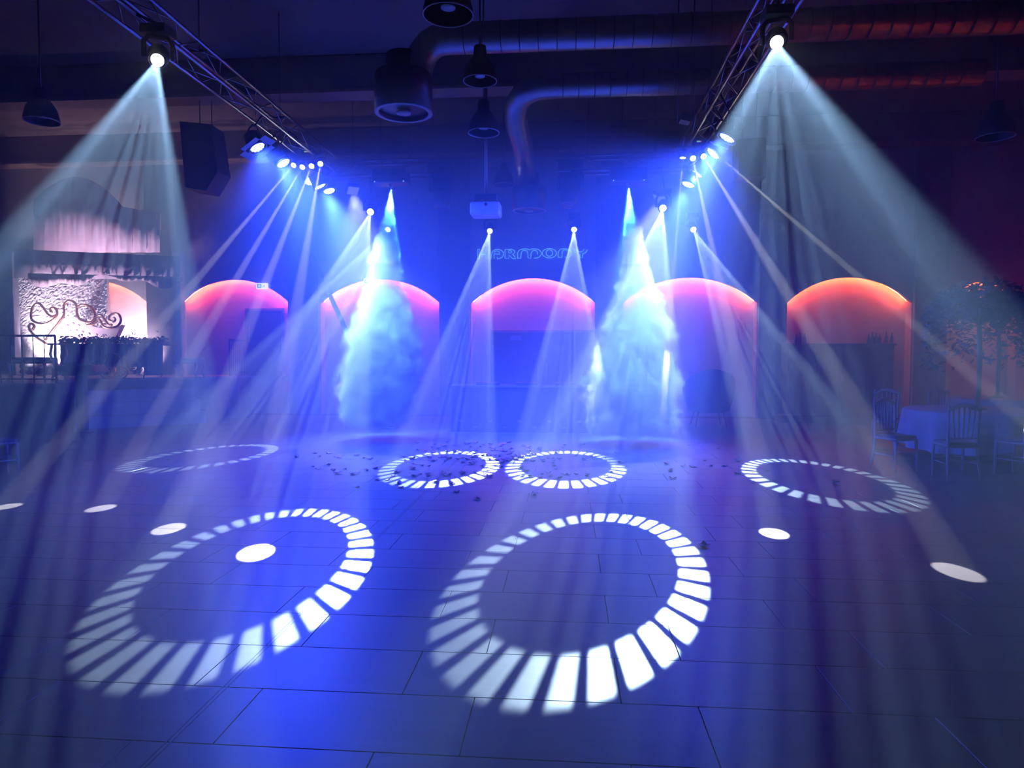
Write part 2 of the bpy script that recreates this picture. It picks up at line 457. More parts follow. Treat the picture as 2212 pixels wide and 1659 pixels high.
for (x, y), T, lab in (((1571,297), (-.6,9.6,0), 'blue lit par can uppermost and nearest on the right truss'),
        ((1555,310), (.8,12.0,1.3), 'blue lit par can second nearest on the right truss'),
        ((1541,331), (-2,10.2,0), 'blue lit par can behind the outer lens of the right bar'),
        ((1505,375), (1.0,12.6,2.6), 'blue lit par can below the right lens bar'),
        ((1487,398), (.8,12.0,1.1), 'blue lit par can seen edge-on, farthest on the right truss')):
    P = onx(x, y, 2.36 if x == 1505 else 2.22); par_can(P, Vector(T)-P, lab, BP if T[2] == 0 else 22000, 1.25)

# ------------------------------------------------------------------ trusses
def truss(name, A, B, label, w=.29, seg=.5):
    A, B = Vector(A), Vector(B); t = (B-A).normalized(); L = (B-A).length
    u = Vector((0,0,1)).cross(t).normalized()
    root = empty(name, A, label, 'truss', 'aluminium box trusses')
    cs = [u*(-w/2), u*(w/2), u*(-w/2)+Vector((0,0,w)), u*(w/2)+Vector((0,0,w))]
    for c in cs: MB().tube([c, c + t*L], .025, 10).build('chord', ALU, root)
    for k in range(1, 4):
        p = t*(L*k/4) + Vector((0,0,w)); MB().tube([p - u*w/2, p + u*w/2], .02, 6).build('hanger_bar', DKMET, root)
        MB().tube([p, Vector((p.x, p.y, ZC + .01 - A.z))], .008, 5).build('drop_cable', DKMET, root)
    n = max(1, int(L/seg))
    for a, b, nm in ((0,1,'brace'),(2,3,'brace'),(0,2,'brace'),(1,3,'brace')):
        for k in range(n):
            p, q = (cs[a], cs[b]) if k % 2 == 0 else (cs[b], cs[a])
            MB().tube([p + t*(L*k/n), q + t*(L*(k+1)/n)], .009, 5).build(nm, ALU, root)
    return root
truss('truss', (-4.75,3.6,TZ0), (-4.75,13.44,TZ0), 'aluminium box truss running overhead on the left')
truss('truss', (2.25,3.6,TZ0), (2.25,13.44,TZ0), 'aluminium box truss running overhead on the right')
truss('truss', (-4.95,13.6,TZ0-.03), (-2.6,13.6,TZ0-.03), 'short dark cross truss above the left smoke jet')
truss('truss', (-.25,13.6,TZ0-.03), (2.4,13.6,TZ0-.03), 'short dark cross truss above the right smoke jet')
# ------------------------------------------------------------------ ceiling services
GREYW = mat('enamel_grey', (.30,.30,.32), .45)
SPK = mat('speaker_black', (.03,.03,.035), .6)
def duct_path(name, pts, r, label, seams=True, step=.26):
    root = empty(name, Vector(pts[0]), label, 'duct')
    o = root.location; P = [Vector(p)-o for p in pts]
    MB().tube(P, r, 20).build('duct_pipe', DUCT, root)
    if seams:
        a, b = P[-2], P[-1]; L = (b-a).length; n = int(L/step)
        t = (b-a)/L; u = Vector((0,0,1)); w2 = t.cross(u).normalized(); u = w2.cross(t)
        ring = MB().tube([(u*math.cos(q*PI/10) + w2*math.sin(q*PI/10))*(r+.003) for q in range(20)], .006, 4, closed=True).mesh('seam_ring', DKMET)
        for k in range(1, n): link('seam_ring', ring, root, a + t*(k*step))
    return root
def elbow(a, c, b, n=6):
    a, c, b = Vector(a), Vector(c), Vector(b)
    return [a*(1-t)**2 + c*2*t*(1-t) + b*t*t for t in [k/n for k in range(n+1)]]
YA = 9.6
pA0 = ony(898,205,YA); pA1 = ony(965,84,YA)
duct_path('spiral_duct', elbow((pA0.x,YA,pA0.z), (pA0.x,YA,pA1.z), (pA1.x,YA,pA1.z)) + [(8.5,YA,pA1.z)], .21, 'long spiral duct nearer the camera, bent down to the ring diffuser')
YBd = 11.4
pB1 = ony(1150,188,YBd)
duct_path('spiral_duct', [(ony(1136,385,14.2).x, 14.2, ony(1136,385,14.2).z)] + elbow((pB1.x-.25,12.6,pB1.z-.55), (pB1.x-.55,YBd,pB1.z), (pB1.x+.25,YBd,pB1.z)) + [(6.5,YBd,pB1.z)], .20, 'long spiral duct farther back, bent down behind the projector')
def drum(px, py, Y, r, h, label, neck):
    c = ony(px, py, Y)
    root = empty('round_diffuser', c + Vector((0,0,h)), label, 'air diffuser', 'round air diffusers')
    MB().lathe([(r,0),(r,-h),(r*.90,-h),(r*.90,-h+.06)], 32, cap=False).build('drum', DKMET, root)
    MB().lathe([(r*1.0,-h-.002),(r*1.0,-h-.012),(r*.86,-h-.012),(r*.86,-h-.002)], 32, cap=False).build('rim', GREYW, root)
    MB().lathe([(.001,-h+.02),(r*.88,-h+.05)], 32, cap=False).build('plate', BLACK, root)
    MB().lathe([(r*.25,-h+.0),(r*.25,-h-.02),(0,-h-.022)], 24).build('centre_disc', GREYW, root)
    MB().lathe([(r,0),(r*.98,.02),(neck,.05),(neck,.30)], 24).build('collar', DKMET, root)
drum(872, 243, YA, .41, .50, 'round black diffuser with pale rim and centre disc', .24)
drum(1143, 455, 14.2, .36, .45, 'round dark diffuser under the sloping duct, beside the projector', .22)
def bell(px, py, Y, r, label, lit=False):
    c = ony(px, py, Y)
    root = empty('bell_pendant', (c.x, c.y, ZC-.01), label, 'pendant lamp', 'dark bell pendants')
    m = Matrix.Translation((0,0,c.z-root.location.z)); k = r
    MB().lathe([(k,0),(k*.97,k*.25),(k*.85,k*.75),(k*.62,k*1.15),(k*.40,k*1.4),(k*.36,k*2.0),(.02,k*2.05)], 28, m, cap=False).build('shade', DKMET, root)
    MB().lathe([(k*1.01,.006),(k*1.01,-.006),(k*.97,-.006),(k*.97,.006)], 28, m, cap=False).build('rim', GREYW, root)
    MB().lathe([(k*.30,k*.30),(k*.30,k*.26),(0,k*.24)], 16, m).build('bulb', mat('lamp_glass', (.7,.7,.75), .2), root)
    MB().tube([(0,0,c.z-root.location.z+k*2.0), (0,0,0)], .012, 6).build('cord', DKMET, root)
bell(968, 32, 6.6, .245, 'dark bell pendant nearest the camera, only its rim shows')
bell(1037, 175, 8.9, .22, 'dark bell pendant with a shining bulb beside the duct bend')
bell(1045, 287, 10.2, .235, 'dark bell pendant directly above the projector')
bell(1088, 400, 15.8, .25, 'small dark bell pendant far back above the projector and diffuser')
bell(90, 262, 9.6, .24, 'dark bell pendant high at the left edge')
bell(2150, 296, 10.5, .25, 'dark bell pendant high at the right edge')

# projector on a pole
pc = ony(1050, 450, 12.0)
pr = empty('projector', (pc.x, pc.y, ZC-.01), 'white projector hanging on a long pole', 'projector')
dz = pc.z - pr.location.z
MB().bbox((-.265,-.2,dz-.15), (.265,.2,dz+.08), .03).build('housing', mat('projector_white', (.75,.75,.78), .5), pr)
MB().bbox((-.22,-.16,dz+.08), (.22,.16,dz+.22), .02).build('mount', BLACK, pr)
MB().tube([(0,0,dz+.2),(0,0,0)], .028, 10).build('pole', ALU, pr)
MB().lathe([(.03,0),(.03,-.02),(0,-.02)], 12, Matrix.Translation((.02,-.2,dz+.03)) @ Matrix.Rotation(PI/2,4,'X')).build('lens', BLACK, pr)

# unlit moving heads and smoke jets under the rear truss
for px, py, lab, tx in ((955,425,'large unlit moving head hanging under the truss left of the projector', .12), (1228,420,'large unlit moving head hanging under the truss right of the projector', -.1)):
    P = ony(px, py+22, 13.4)
    moving_head('moving_head', P, P + Vector((tx,-.25,-1)), 0, .1, lab, (P.x if px > 1000 else P.x, 13.455, TZ0-.03), lit=False, s=1.7)
JETS = []
for px, py, lab in ((845,404,'black smoke jet box over the left smoke plume'), (1358,402,'black smoke jet box over the right smoke plume')):
    P = ony(px, py, 13.3); JETS.append(P)
    j = empty('smoke_jet', (P.x, 13.455, TZ0-.03), lab, 'smoke machine', 'downward smoke jets')
    z = P.z - j.location.z
    MB().bbox((-.36,-.28,z+.06), (.34,.06,z+.33), .02).build('housing', BLACK, j)
    MB().lathe([(.05,z+.07),(.03,z+.02),(.022,z)], 12, Matrix.Translation((0,-.155,0))).build('nozzle', DKMET, j)
    for sx in (-.22, .2): MB().tube([(sx,-.0,z+.3),(sx,0,.0)], .016, 6).build('clamp', DKMET, j)
    for sx in (-.30, .28):
        MB().box((sx-.01,-.285,z+.07),(sx+.01,-.28,z+.09)).build('indicator', mat('indicator_blue', (.2,.3,.5), .4, emit=(.3,.5,1), estr=1.5, sample=False), j)
    spot('added_jet_lamp', j, (0,-.155,z-.03), (0,-.2,-1), 11000, .21, (.10,.60,1.0), blend=.8, radius=.02)  # cyan lamp added at the nozzle to light the smoke from inside

# hanging loudspeakers
def speaker(poly, Y, dep, label):
    P = [ony(x,y,Y) for x,y in poly]; cx = sum(p.x for p in P)/len(P)
    zt = max(p.z for p in P)
    o = empty('hanging_speaker', (cx, Y+dep/2, ZC-.01), label, 'loudspeaker', 'hanging loudspeakers')
    q = [(p.x-cx, p.z-o.location.z) for p in P]
    MB().prism(q, -dep/2, dep/2).build('cabinet', SPK, o)
    for dx in (-.12,.12): MB().tube([(dx,0,zt-o.location.z-.15),(dx,0,0)], .01, 5).build('chain', DKMET, o)
speaker([(388,262),(455,268),(470,370),(445,412),(400,405)], 12.5, .5, 'black loudspeaker hanging at the left beside the near beam')
speaker([(1596,300),(1655,296),(1655,382),(1596,380)], 12.0, .45, 'black loudspeaker hanging behind the right near beam')
speaker([(1472,244),(1482,240),(1500,252),(1492,262),(1470,258)], 10.8, .2, 'small speaker box high left of the right truss')
# square floodlight panels, each with an added lamp lighting the smoke
for (px, py), a, lab, T in (((762,408), .5, 'dim square panel light beyond the left blue cans', (-3.5,12.3,1.6)), ((1426,424), -.6, 'dim square panel light beside the right blue cans', (.9,12.0,1.5))):
    P = ony(px, py, 14.0)
    o = empty('panel_light', (P.x, 13.745, TZ0-.03), lab, 'stage light', 'panel lights with added smoke lamps')
    d = (Vector(T)-P).normalized(); m = aim(d, P-o.location) @ Matrix.Rotation(PI/2, 4, 'X')
    MB().bbox((-.13,-.05,-.13),(.13,.05,.13), .012, m).build('housing', BLACK, o)
    MB().box((-.11,-.056,-.11),(.11,-.05,.11), m).build('face', mat('panel_face', (.5,.5,.6), .4, emit=(.5,.55,1), estr=.3, sample=False), o)
    spot('added_panel_lamp', o, P-o.location + d*.08, d, 4500, .45, (.40,.46,1.0), blend=1, radius=.08)
    MB().tube([P-o.location, (0,0,0)], .014, 6).build('clamp', DKMET, o)

# ------------------------------------------------------------------ wall things: sign, exit signs, doors, cable
sg = empty('wall_sign', ony(1150,548,YB-.02), 'thin blue outlined lettering sign high on the back wall', 'sign')
SIGN = mat('sign_tube', (.2,.4,.9), .4, emit=(.12,.42,1), estr=1.6, sample=False)
def cp(x, y): return ony(1040+x/8.824, 500+y/8.824, YB-.03) - sg.location
def ell(cx, cy, rx, ry, n=28): return [(cx+rx*math.cos(2*PI*k/n), cy+ry*math.sin(2*PI*k/n)) for k in range(n+1)]
LET = [
 [[(-70,340),(-70,520),(-35,520),(-35,440),(85,440),(85,520),(125,520),(125,340),(85,340),(85,410),(-35,410),(-35,340),(-70,340)]],
 [[(185,520),(190,440),(210,380),(260,345),(330,340),(390,365),(425,405),(420,450),(390,495),(330,520),(300,520),(300,490)], [(240,520),(240,430),(355,430)], [(240,400),(265,375),(300,370),(335,385),(350,400)]],
 [[(580,340),(450,345),(450,515),(520,515),(525,450),(590,515),(650,520),(650,500),(595,435),(640,400),(630,365),(580,340)], [(520,360),(520,410),(560,410),(575,385),(555,360),(520,360)]],
 [[(690,510),(685,420),(710,365),(755,340),(820,330),(880,335),(910,355),(950,335),(1010,330),(1080,340),(1130,380),(1145,430),(1110,480),(1060,505),(1000,510)], [(690,510),(750,515),(755,420),(780,370),(820,355),(865,370),(885,420),(885,500),(940,515),(945,420),(970,375),(1010,355),(1050,370),(1070,400),(1065,440)]],
 [ell(1295,415,135,90), ell(1295,410,62,62)],
 [[(1465,495),(1460,420),(1475,365),(1510,335),(1600,325),(1680,345),(1725,390),(1715,450),(1670,490),(1600,500),(1590,470)], [(1465,495),(1535,495),(1535,420),(1550,370),(1590,345),(1635,360),(1655,400),(1635,440)]],
 [[(1760,330),(1775,390),(1830,425),(1880,430),(1880,500)], [(2020,345),(1990,400),(1925,430),(1925,500),(1880,500)], [(1955,330),(1940,370),(1890,390),(1830,375),(1810,335)]],
]
for L_ in LET:
    b = MB()
    for pl in L_: b.tube([cp(x,y) for x,y in pl], .008, 5)
    b.build('letter', SIGN, sg)
cb = MB()
cb.tube([ony(1058+i*10.6, 592 + 2.2*math.sin(i/20*PI), YB-.05) for i in range(21)], .006, 5)
cb.tube([ony(1085+i*6.4, 588 - 3.2*math.sin(i/20*PI), YB-.05) for i in range(21)], .004, 5)
tag(cb.build('wall_cable', ALU), 'thin pale cable strung above the centre arch', 'cable')

def exit_sign(px, py, Y, label, s=1.0, lit=True):
    c = ony(px, py, Y)
    o = empty('exit_sign', c, label, 'exit sign')
    MB().bbox((-.15*s,-.02,-.075*s),(.15*s,.04,.075*s), .01).build('case', mat('exit_white', (.9,.9,.88), .4, emit=(1,1,.93), estr=1.5, sample=False) if lit else GREYW, o)
    if lit:
        MB().box((-.12*s,-.024,-.05*s),(-.005*s,-.02,.05*s)).build('green_field', mat('exit_green', (.1,.5,.2), .4, emit=(.1,.55,.22), estr=.9, sample=False), o)
        MB().lathe([(.034*s,0),(.034*s,.004),(0,.004)], 16, Matrix.Translation((-.062*s,-.024,.002)) @ Matrix.Rotation(PI/2,4,'X')).build('figure', mat('exit_figure', (.9,.95,.9), .4, emit=(.9,1,.92), estr=1.2, sample=False), o)
        gm = mat('exit_mark', (.3,.4,.33), .5)
        MB().tube([(.03*s,-.023,-.03*s),(.075*s,-.023,.025*s),(.075*s,-.023,-.03*s)], .006, 5).build('arrow', gm, o)
    return o
exit_sign(566, 618, YB-.05, 'lit green and white exit sign on the leftmost full red arch')
exit_sign(797, 608, YB-.05, 'lit exit sign half behind the left smoke jet', .9)
# doors in the niches
DOORM = mat('door_dark', (.05,.05,.06), .5, var=.1)
YN = YB + ND
def door(n, px0, px1, pyt, leaves, zb=0.0):
    a = ony(px0, pyt, YN); b = ony(px1, pyt, YN)
    d = MB().bbox((a.x-.06, YN-.05, zb), (b.x+.06, YN+.01, a.z+.05), .01).build('door_%d' % n, PILASTER)
    tag(d, kind='structure')
    wdt = (b.x-a.x)/leaves
    for k in range(leaves):
        lf = MB().bbox((a.x+k*wdt+.01, YN-.08, zb+.02), (a.x+(k+1)*wdt-.01, YN-.045, a.z), .008).build('door_leaf', DOORM, d)
        hx = a.x + k*wdt + (wdt-.12 if k == 0 and leaves == 2 else .10)
        MB().tube([(hx,YN-.08,zb+.9),(hx,YN-.13,zb+.92),(hx,YN-.13,zb+1.28),(hx,YN-.08,zb+1.30)], .013, 6).build('handle', ALU, lf)
    return d, a, b
d1, a1, b1 = door(1, 1065, 1282, 717, 2)
MB().box((a1.x+.45,YN-.09,a1.z-.22),(a1.x+.73,YN-.079,a1.z-.10)).build('door_plate', GREYW, d1)
door(2, 535, 611, 670, 1, 1.0)

# ------------------------------------------------------------------ low desk in front of the centre arch
dk = empty('equipment_desk', onz(1130,934), 'long dark desk in front of the centre arch doors', 'desk')
o = dk.location
x0 = ony(975,933,o.y).x-o.x; x1 = ony(1272,933,o.y).x-o.x
MB().bbox((x0,0,0),(x1,.62,.90), .01).build('body', mat('desk_black', (.025,.025,.03), .5), dk)
MB().bbox((x0-.05,-.05,.90),(x1+.05,.67,.945), .008).build('desk_top', mat('desk_top_dark', (.06,.06,.07), .3), dk)
for k in range(9):
    x = x0 + .2 + (x1-x0-.4)*k/8
    MB().box((x-.04,-.012,.08 if k % 2 else .20),(x+.04,.001,.12 if k % 2 else .25)).build('corner_fitting', ALU, dk)
for k in range(3): MB().box((x0+.5+k*.8,.1,.945),(x0+.95+k*.8,.45,1.0)).build('mixer_unit', BLACK, dk)
# thin pole stand and tub chair to the right of it
pb = onz(1446, 925)
ps = empty('pole_stand', pb, 'thin upright metal pole stand right of the right smoke plume', 'stand')
MB().tube([(0,0,.02),(0,0,1.25)], .012, 8).build('pole', ALU, ps)
MB().lathe([(.16,0),(.16,.015),(.03,.03),(.02,.06)], 20).build('base', DKMET, ps)
tb = onz(1530, 920)
tc_ = empty('tub_chair', tb, 'dark round-backed tub chair on thin legs at the back', 'chair')
def tub():
    b = MB(); n = 24; vs = []; fs = []
    for k in range(n+1):
        a = -.15*PI + 1.3*PI*k/n; c, s_ = math.cos(a), math.sin(a)
        hgt = .85 + .40*max(0, math.sin(a))
        for r_, z in ((.42,.34),(.50,.6),(.54,hgt),(.46,hgt+.01),(.40,.62),(.36,.40)):
            vs.append((r_*c*1.05, -r_*s_*.9, z))
    for k in range(n):
        for q in range(5): i = k*6+q; fs.append((i, i+6, i+7, i+1))
    b.add(vs, fs, True); return b
tub().build('backrest', mat('tub_fabric', (.07,.07,.10), .9), tc_)
MB().lathe([(.40,.33),(.42,.40),(.38,.47),(0,.48)], 24).build('seat', MATS['tub_fabric'], tc_)
for sx in (-1,1):
    for sy in (-1,1): MB().tube([(sx*.26,sy*.24,.35),(sx*.33,sy*.30,0)], [.018,.011], 6).build('leg', DKMET, tc_)

lp0 = ony(664, 530, 15.6); lp1 = onz(842, 925)
lp = empty('slanted_post', lp1, 'dark slanted post leaning in front of the arch beside the left smoke plume', 'post')
MB().tube([(0,0,.03), lp0-lp1], .075, 4, smooth=False).build('post', mat('post_dark', (.05,.05,.07), .6), lp)
MB().bbox((-.16,-.16,0),(.16,.16,.03), .005).build('base_plate', DKMET, lp)
# back bar with bottles in the right arch
ba = ony(1702, 742, 16.35); bb = ony(1932, 742, 16.35)
bar = empty('back_bar', ((ba.x+bb.x)/2, 16.35, 0), 'dark back bar cabinet in front of the red arch on the right', 'cabinet')
hw = (bb.x-ba.x)/2; hz = ba.z
WOODD = mat('bar_wood', (.06,.045,.045), .5, var=.25, scale=5)
MB().bbox((-hw,0,.0),(hw,.5,hz-.05), .01).build('carcass', WOODD, bar)
MB().bbox((-hw-.04,-.04,hz-.05),(hw+.04,.54,hz), .008).build('top', WOODD, bar)
for k in range(4):
    d_ = MB().bbox((-hw+.04+k*hw/2,-.025,.1),(-hw+hw/2-.02+k*hw/2,.001,hz-.12), .006).build('door', WOODD, bar)
    MB().tube([(-hw+.1+k*hw/2,-.026,.95),(-hw+.1+k*hw/2,-.05,.96),(-hw+.1+k*hw/2,-.05,1.1),(-hw+.1+k*hw/2,-.026,1.11)], .008, 5).build('handle', DKMET, d_)
pl = MB().bbox((-hw-.3,-.5,0),(hw+.6,-.06,.17), .01).build('plinth_step', WOODD, bar)
bot = MB().lathe([(.035,0),(.038,.01),(.038,.16),(.014,.22),(.013,.28),(.016,.285)], 10).mesh('bottle', mat('bottle_glass', (.04,.05,.06), .15))
for k, px in enumerate((1720,1728,1738,1876,1884,1892,1900,1914,1926)):
    p = ony(px, 742, 16.55)
    t_ = link('liquor_bottle', bot, None, (p.x, 16.55, hz)); t_.scale = (1,1,.75+.25*((k*37) % 10)/10)
    tag(t_, ['first','middle','last','first','second','third','fourth','fifth','last'][k] + (' of the three dark bottles at the left end of the back bar' if k < 3 else ' from the left of six dark bottles at the right of the back bar'), 'bottle', 'bottles on the back bar')
# ------------------------------------------------------------------ stage on the left
DZ = 1.03
STG = mat('stage_panel', (.16,.13,.14), .6, var=.1)
DECK = mat('stage_deck', (.34,.26,.24), .5, var=.15, scale=3)
STEPM = mat('step_carpet', (.55,.54,.58), .8, var=.08)
st = empty('stage', (-12.5,14.4,0), 'raised stage at the left with four broad steps', 'stage')
so = st.location
poly = [(-15.95,11.8),(-9.45,11.8),(-10.80,13.45),(-10.78,13.92),(-8.93,15.33),(-8.2,16.15),(-8.2,16.86),(-15.95,16.86)]
pl_ = [(x-so.x, y-so.y) for x, y in poly]
MB().slab(pl_, 0, DZ-.05).build('platform', STG, st)
MB().slab([(x, y) for x, y in pl_], DZ-.05, DZ).build('deck', DECK, st)
C0 = Vector((-10.78-so.x, 13.92-so.y, 0)); D0 = Vector((-8.93-so.x, 15.33-so.y, 0))
su = (D0-C0).normalized(); sn = Vector((su.y, -su.x, 0))
for k in range(3):
    zt = DZ*(3-k)/4; a = C0 + sn*(.30*k) - su*.0; b = D0 + sn*(.30*k) + su*(.04+.07*k)
    q = [a, b, b + sn*.30, a + sn*.30]
    MB().slab([(p.x, p.y) for p in q], 0, zt).build('step', STEPM, st)
IRON = mat('railing_iron', (.03,.03,.035), .5, .4)
def railing(P, h, label, n, slope=None):
    """P: two floor points"""
    a, b = Vector(P[0]), Vector(P[1])
    rt = empty('stage_railing', a, label, 'railing', 'iron stage railings')
    t = b-a
    MB().tube([(0,0,h), t + Vector((0,0,h))], .022, 8).build('top_rail', IRON, rt)
    MB().tube([(0,0,.08), t + Vector((0,0,.08))], .014, 8).build('bottom_rail', IRON, rt)
    for k in range(n+1):
        p = t*(k/n); MB().tube([p, p + Vector((0,0,h))], .02 if k in (0,n) else .009, 6).build('post' if k in (0,n) else 'baluster', IRON, rt)
    if slope is not None:
        s0 = Vector(slope) - a
        MB().tube([t + Vector((0,0,h)), s0 + Vector((0,0,h))], .022, 8).build('handrail', IRON, rt)
        MB().tube([s0, s0 + Vector((0,0,h))], .018, 6).build('newel', IRON, rt)
    return rt
railing([(-13.2,11.95,DZ), (-9.62,11.95,DZ)], .90, 'dark iron railing along the near stage edge at far left', 16)
railing([(-10.30,13.55,.52+.0), (-10.18,13.30,.2575)], .95, 'short dark stair railing beside the near end of the steps', 3)
r2a = Vector((-8.28,16.1,DZ)); r2b = onz(500,800,DZ)
railing([(-8.30,15.98,DZ), (-8.30,16.85,DZ)], .90, 'dark iron railing on the stage beyond the steps', 9)

# ruffled white wall panel, lit from below
WHITE = mat('ruffle_white', (.80,.74,.78), .8, var=.08, scale=9)
def ruffle(x0, x1, z0, z1, nx, nz, amp, seed):
    r = random.Random(seed); vs = []; fs = []
    for j in range(nz+1):
        for i in range(nx+1):
            e = 0 if i in (0,nx) or j in (0,nz) else 1
            vs.append((x0+(x1-x0)*(i+e*r.uniform(-.35,.35))/nx, -amp*r.random()*e, z0+(z1-z0)*(j+e*r.uniform(-.35,.35))/nz))
    for j in range(nz):
        for i in range(nx): k = j*(nx+1)+i; fs.append((k, k+1, k+nx+2, k+nx+1))
    n = len(vs); vs += [(x0,.08,z0),(x1,.08,z0),(x1,.08,z1),(x0,.08,z1)]
    tl = nz*(nx+1)
    fs += [(n+1,n,n+3,n+2),(0,n,n+1,nx),(tl+nx,n+2,n+3,tl)]
    fs += [tuple([0]+[j*(nx+1) for j in range(1,nz+1)]+[n+3,n]), tuple([nx]+[n+1,n+2]+[j*(nx+1)+nx for j in range(nz,0,-1)])]
    return MB().add(vs, fs)
YW = 16.74
w0 = ony(22,600,YW); w1 = ony(231,600,YW)
fw_ = ruffle(w0.x, w1.x, DZ, ony(100,588,YW).z, 70, 80, .028, 3).build('ruffled_wall', WHITE, None, (0,YW,0))
tag(fw_, 'white ruffled backdrop wall behind the sofa on the stage', 'backdrop')
# canopy: valance band, ruffle edge and tall gathered drape above
cn = empty('stage_canopy', ony(215,545,15.9), 'pale fabric canopy hanging over the stage sofa', 'canopy')
co = cn.location
SATIN = mat('canopy_satin', (.55,.50,.60), .7, var=.05)
def wavy(px0, px1, py_top, py_bot, Y, n, amp, matl, name, par, drop=0, f=9):
    vs = []; fs = []; o_ = par.location
    for i in range(n+1):
        t = i/n; px = px0+(px1-px0)*t
        a = ony(px, py_top(t), Y); b = ony(px, py_bot(t), Y); dy = amp*math.sin(t*PI*2*f) + amp*.5*math.sin(t*PI*2*f*2.3)
        for p, k in ((a,.5),(b,1)): vs.append((p.x-o_.x, Y+dy*k-o_.y, p.z-o_.z))
    for i in range(n): fs.append((2*i, 2*i+1, 2*i+3, 2*i+2))
    m = len(vs); vs += [(x, y+.03, z) for x, y, z in vs]
    fs += [tuple(m+q for q in reversed(f_)) for f_ in list(fs)]
    for i in range(n): fs += [(2*i+1, m+2*i+1, m+2*i+3, 2*i+3), (2*i, 2*i+2, m+2*i+2, m+2*i)]
    return MB().add(vs, fs, True).build(name, matl, par)
wavy(30, 388, lambda t: 538+16*t, lambda t: 600+4*t, 15.9, 90, .018, SATIN, 'valance', cn, f=7)
wavy(60, 392, lambda t: 590+8*t, lambda t: 608+10*math.sin(t*9)+6*math.sin(t*23), 15.8, 90, .03, WHITE, 'ruffle_edge', cn, f=22)
wavy(72, 345, lambda t: 440-58*math.sin(PI*min(1,t*1.35+.05)) + 55*max(0,t-.6), lambda t: 545, 16.4, 80, .025, mat('drape_pink', (.70,.55,.68), .8, var=.04), 'drape', cn, f=8)
for px in (26, 386):
    p = ony(px,600,16.2)
    MB().bbox((p.x-co.x-.10,16.1-co.y,DZ-co.z),(p.x-co.x+.10,16.3-co.y,ony(px,545,16.2).z-co.z), .01).build('canopy_post', SATIN, cn)

# sofa with gilded scrolls
GOLD = mat('gilded', (.75,.42,.28), .28, .9, var=.1)
LEATH = mat('tufted_white', (.72,.68,.74), .45, var=.05)
YS = 16.2
sb = ony(165, 745, YS); sf = empty('scroll_sofa', (sb.x, YS, DZ), 'white tufted sofa with large gilded scrollwork back', 'sofa')
def sp_(x, y, dy=0): p = ony(x, y, YS); return Vector((p.x-sb.x, dy, p.z-DZ))
back = [(104,742),(112,722),(126,704),(140,691),(155,685),(170,687),(185,700),(205,706),(225,709),(243,711),(262,702),(250,727),(244,745)]
bk = MB().prism([(sp_(x,y).x, sp_(x,y).z) for x, y in back], 0, .16).build('backrest', LEATH, sf)
for k, (x, y) in enumerate(((133,712),(146,704),(158,700),(170,704),(140,722),(152,716),(165,715),(178,718),(146,732),(160,730),(173,731),(192,722),(208,724),(222,726),(130,728),(188,734),(204,736))):
    MB().lathe([(.05,0),(.04,-.008),(.02,-.012),(0,-.013)], 10, Matrix.Translation(sp_(x,y,.005)) @ Matrix.Rotation(-PI/2,4,'X')).build('tuft', LEATH, bk)
MB().bbox((sp_(105,745).x,-.19,.18),(sp_(244,745).x,.16,.46), .04).build('seat', LEATH, sf)
for x in (108, 240):
    for dy in (-.15, .1): MB().tube([(sp_(x,745).x,dy,.2),(sp_(x,745).x*1.03,dy,0)], [.04,.02], 8).build('leg', GOLD, sf)
def px_tube(pts, r, nm): 
    # smooth through pixel points
    P = [sp_(x, y, -.03) for x, y in pts]; out = []
    for i in range(len(P)-1):
        p0, p1, p2, p3 = P[max(0,i-1)], P[i], P[i+1], P[min(len(P)-1,i+2)]
        for k in range(5):
            t = k/5; out.append(.5*((2*p1)+(p2-p0)*t+(2*p0-5*p1+4*p2-p3)*t*t+(3*p1-p0-3*p2+p3)*t**3))
    out.append(P[-1]); MB().tube(out, r, 7).build(nm, GOLD, sf)
px_tube([(102,742),(80,728),(66,712),(66,702),(72,700),(76,706),(72,712)], .035, 'scroll')
px_tube([(70,690),(80,697),(98,699),(115,692),(124,682),(125,672),(118,664),(111,668),(114,676)], .032, 'scroll')
px_tube([(70,690),(69,676),(74,662),(85,655),(95,664),(105,678),(116,684),(124,680)], .030, 'scroll')
px_tube([(100,735),(112,718),(128,698),(140,680),(140,660),(150,650),(162,653),(168,664),(168,676),(174,690),(188,696)], .030, 'scroll')
px_tube([(168,664),(180,658),(195,662),(206,674),(206,688),(198,696),(188,697)], .030, 'scroll')
px_tube([(190,702),(203,697),(210,684),(220,681),(228,690),(236,701),(244,702)], .030, 'scroll')
px_tube([(190,702),(204,700),(216,690),(226,705),(240,708),(256,704),(263,692),(259,680),(249,677),(239,682),(238,691),(246,695),(251,690),(247,686)], .030, 'scroll')

# long table with cloth and leafy garland
YT = 15.3
t0 = ony(132,740,YT); t1 = ony(352,742,YT)
tb_ = empty('head_table', ((t0.x+t1.x)/2, YT+.35, DZ), 'long dark-clothed table on the stage edge under the garland', 'table')
tw = (t1.x-t0.x)/2; th_ = t0.z-DZ-.03
MB().bbox((-tw,-.35,th_-.04),(tw,.35,th_), .008).build('tabletop', mat('table_ply', (.2,.18,.2), .6), tb_)
CLO = mat('table_cloth_blue', (.17,.17,.30), .85, var=.06)
vs = []; fs = []; n = 80
for i in range(n+1):
    x = -tw-.01+(2*tw+.02)*i/n; dy = .02*math.sin(i*.9)+.012*math.sin(i*2.1)
    lo = th_*.30 if .18 < i/n < .82 else th_*.05
    vs += [(x,-.37+dy,th_+.005),(x,-.40+dy*2,lo)]
for i in range(n): fs.append((2*i,2*i+1,2*i+3,2*i+2))
m_ = len(vs); vs += [(x,y+.012,z) for x,y,z in vs]; fs += [tuple(m_+q for q in reversed(f_)) for f_ in list(fs)]
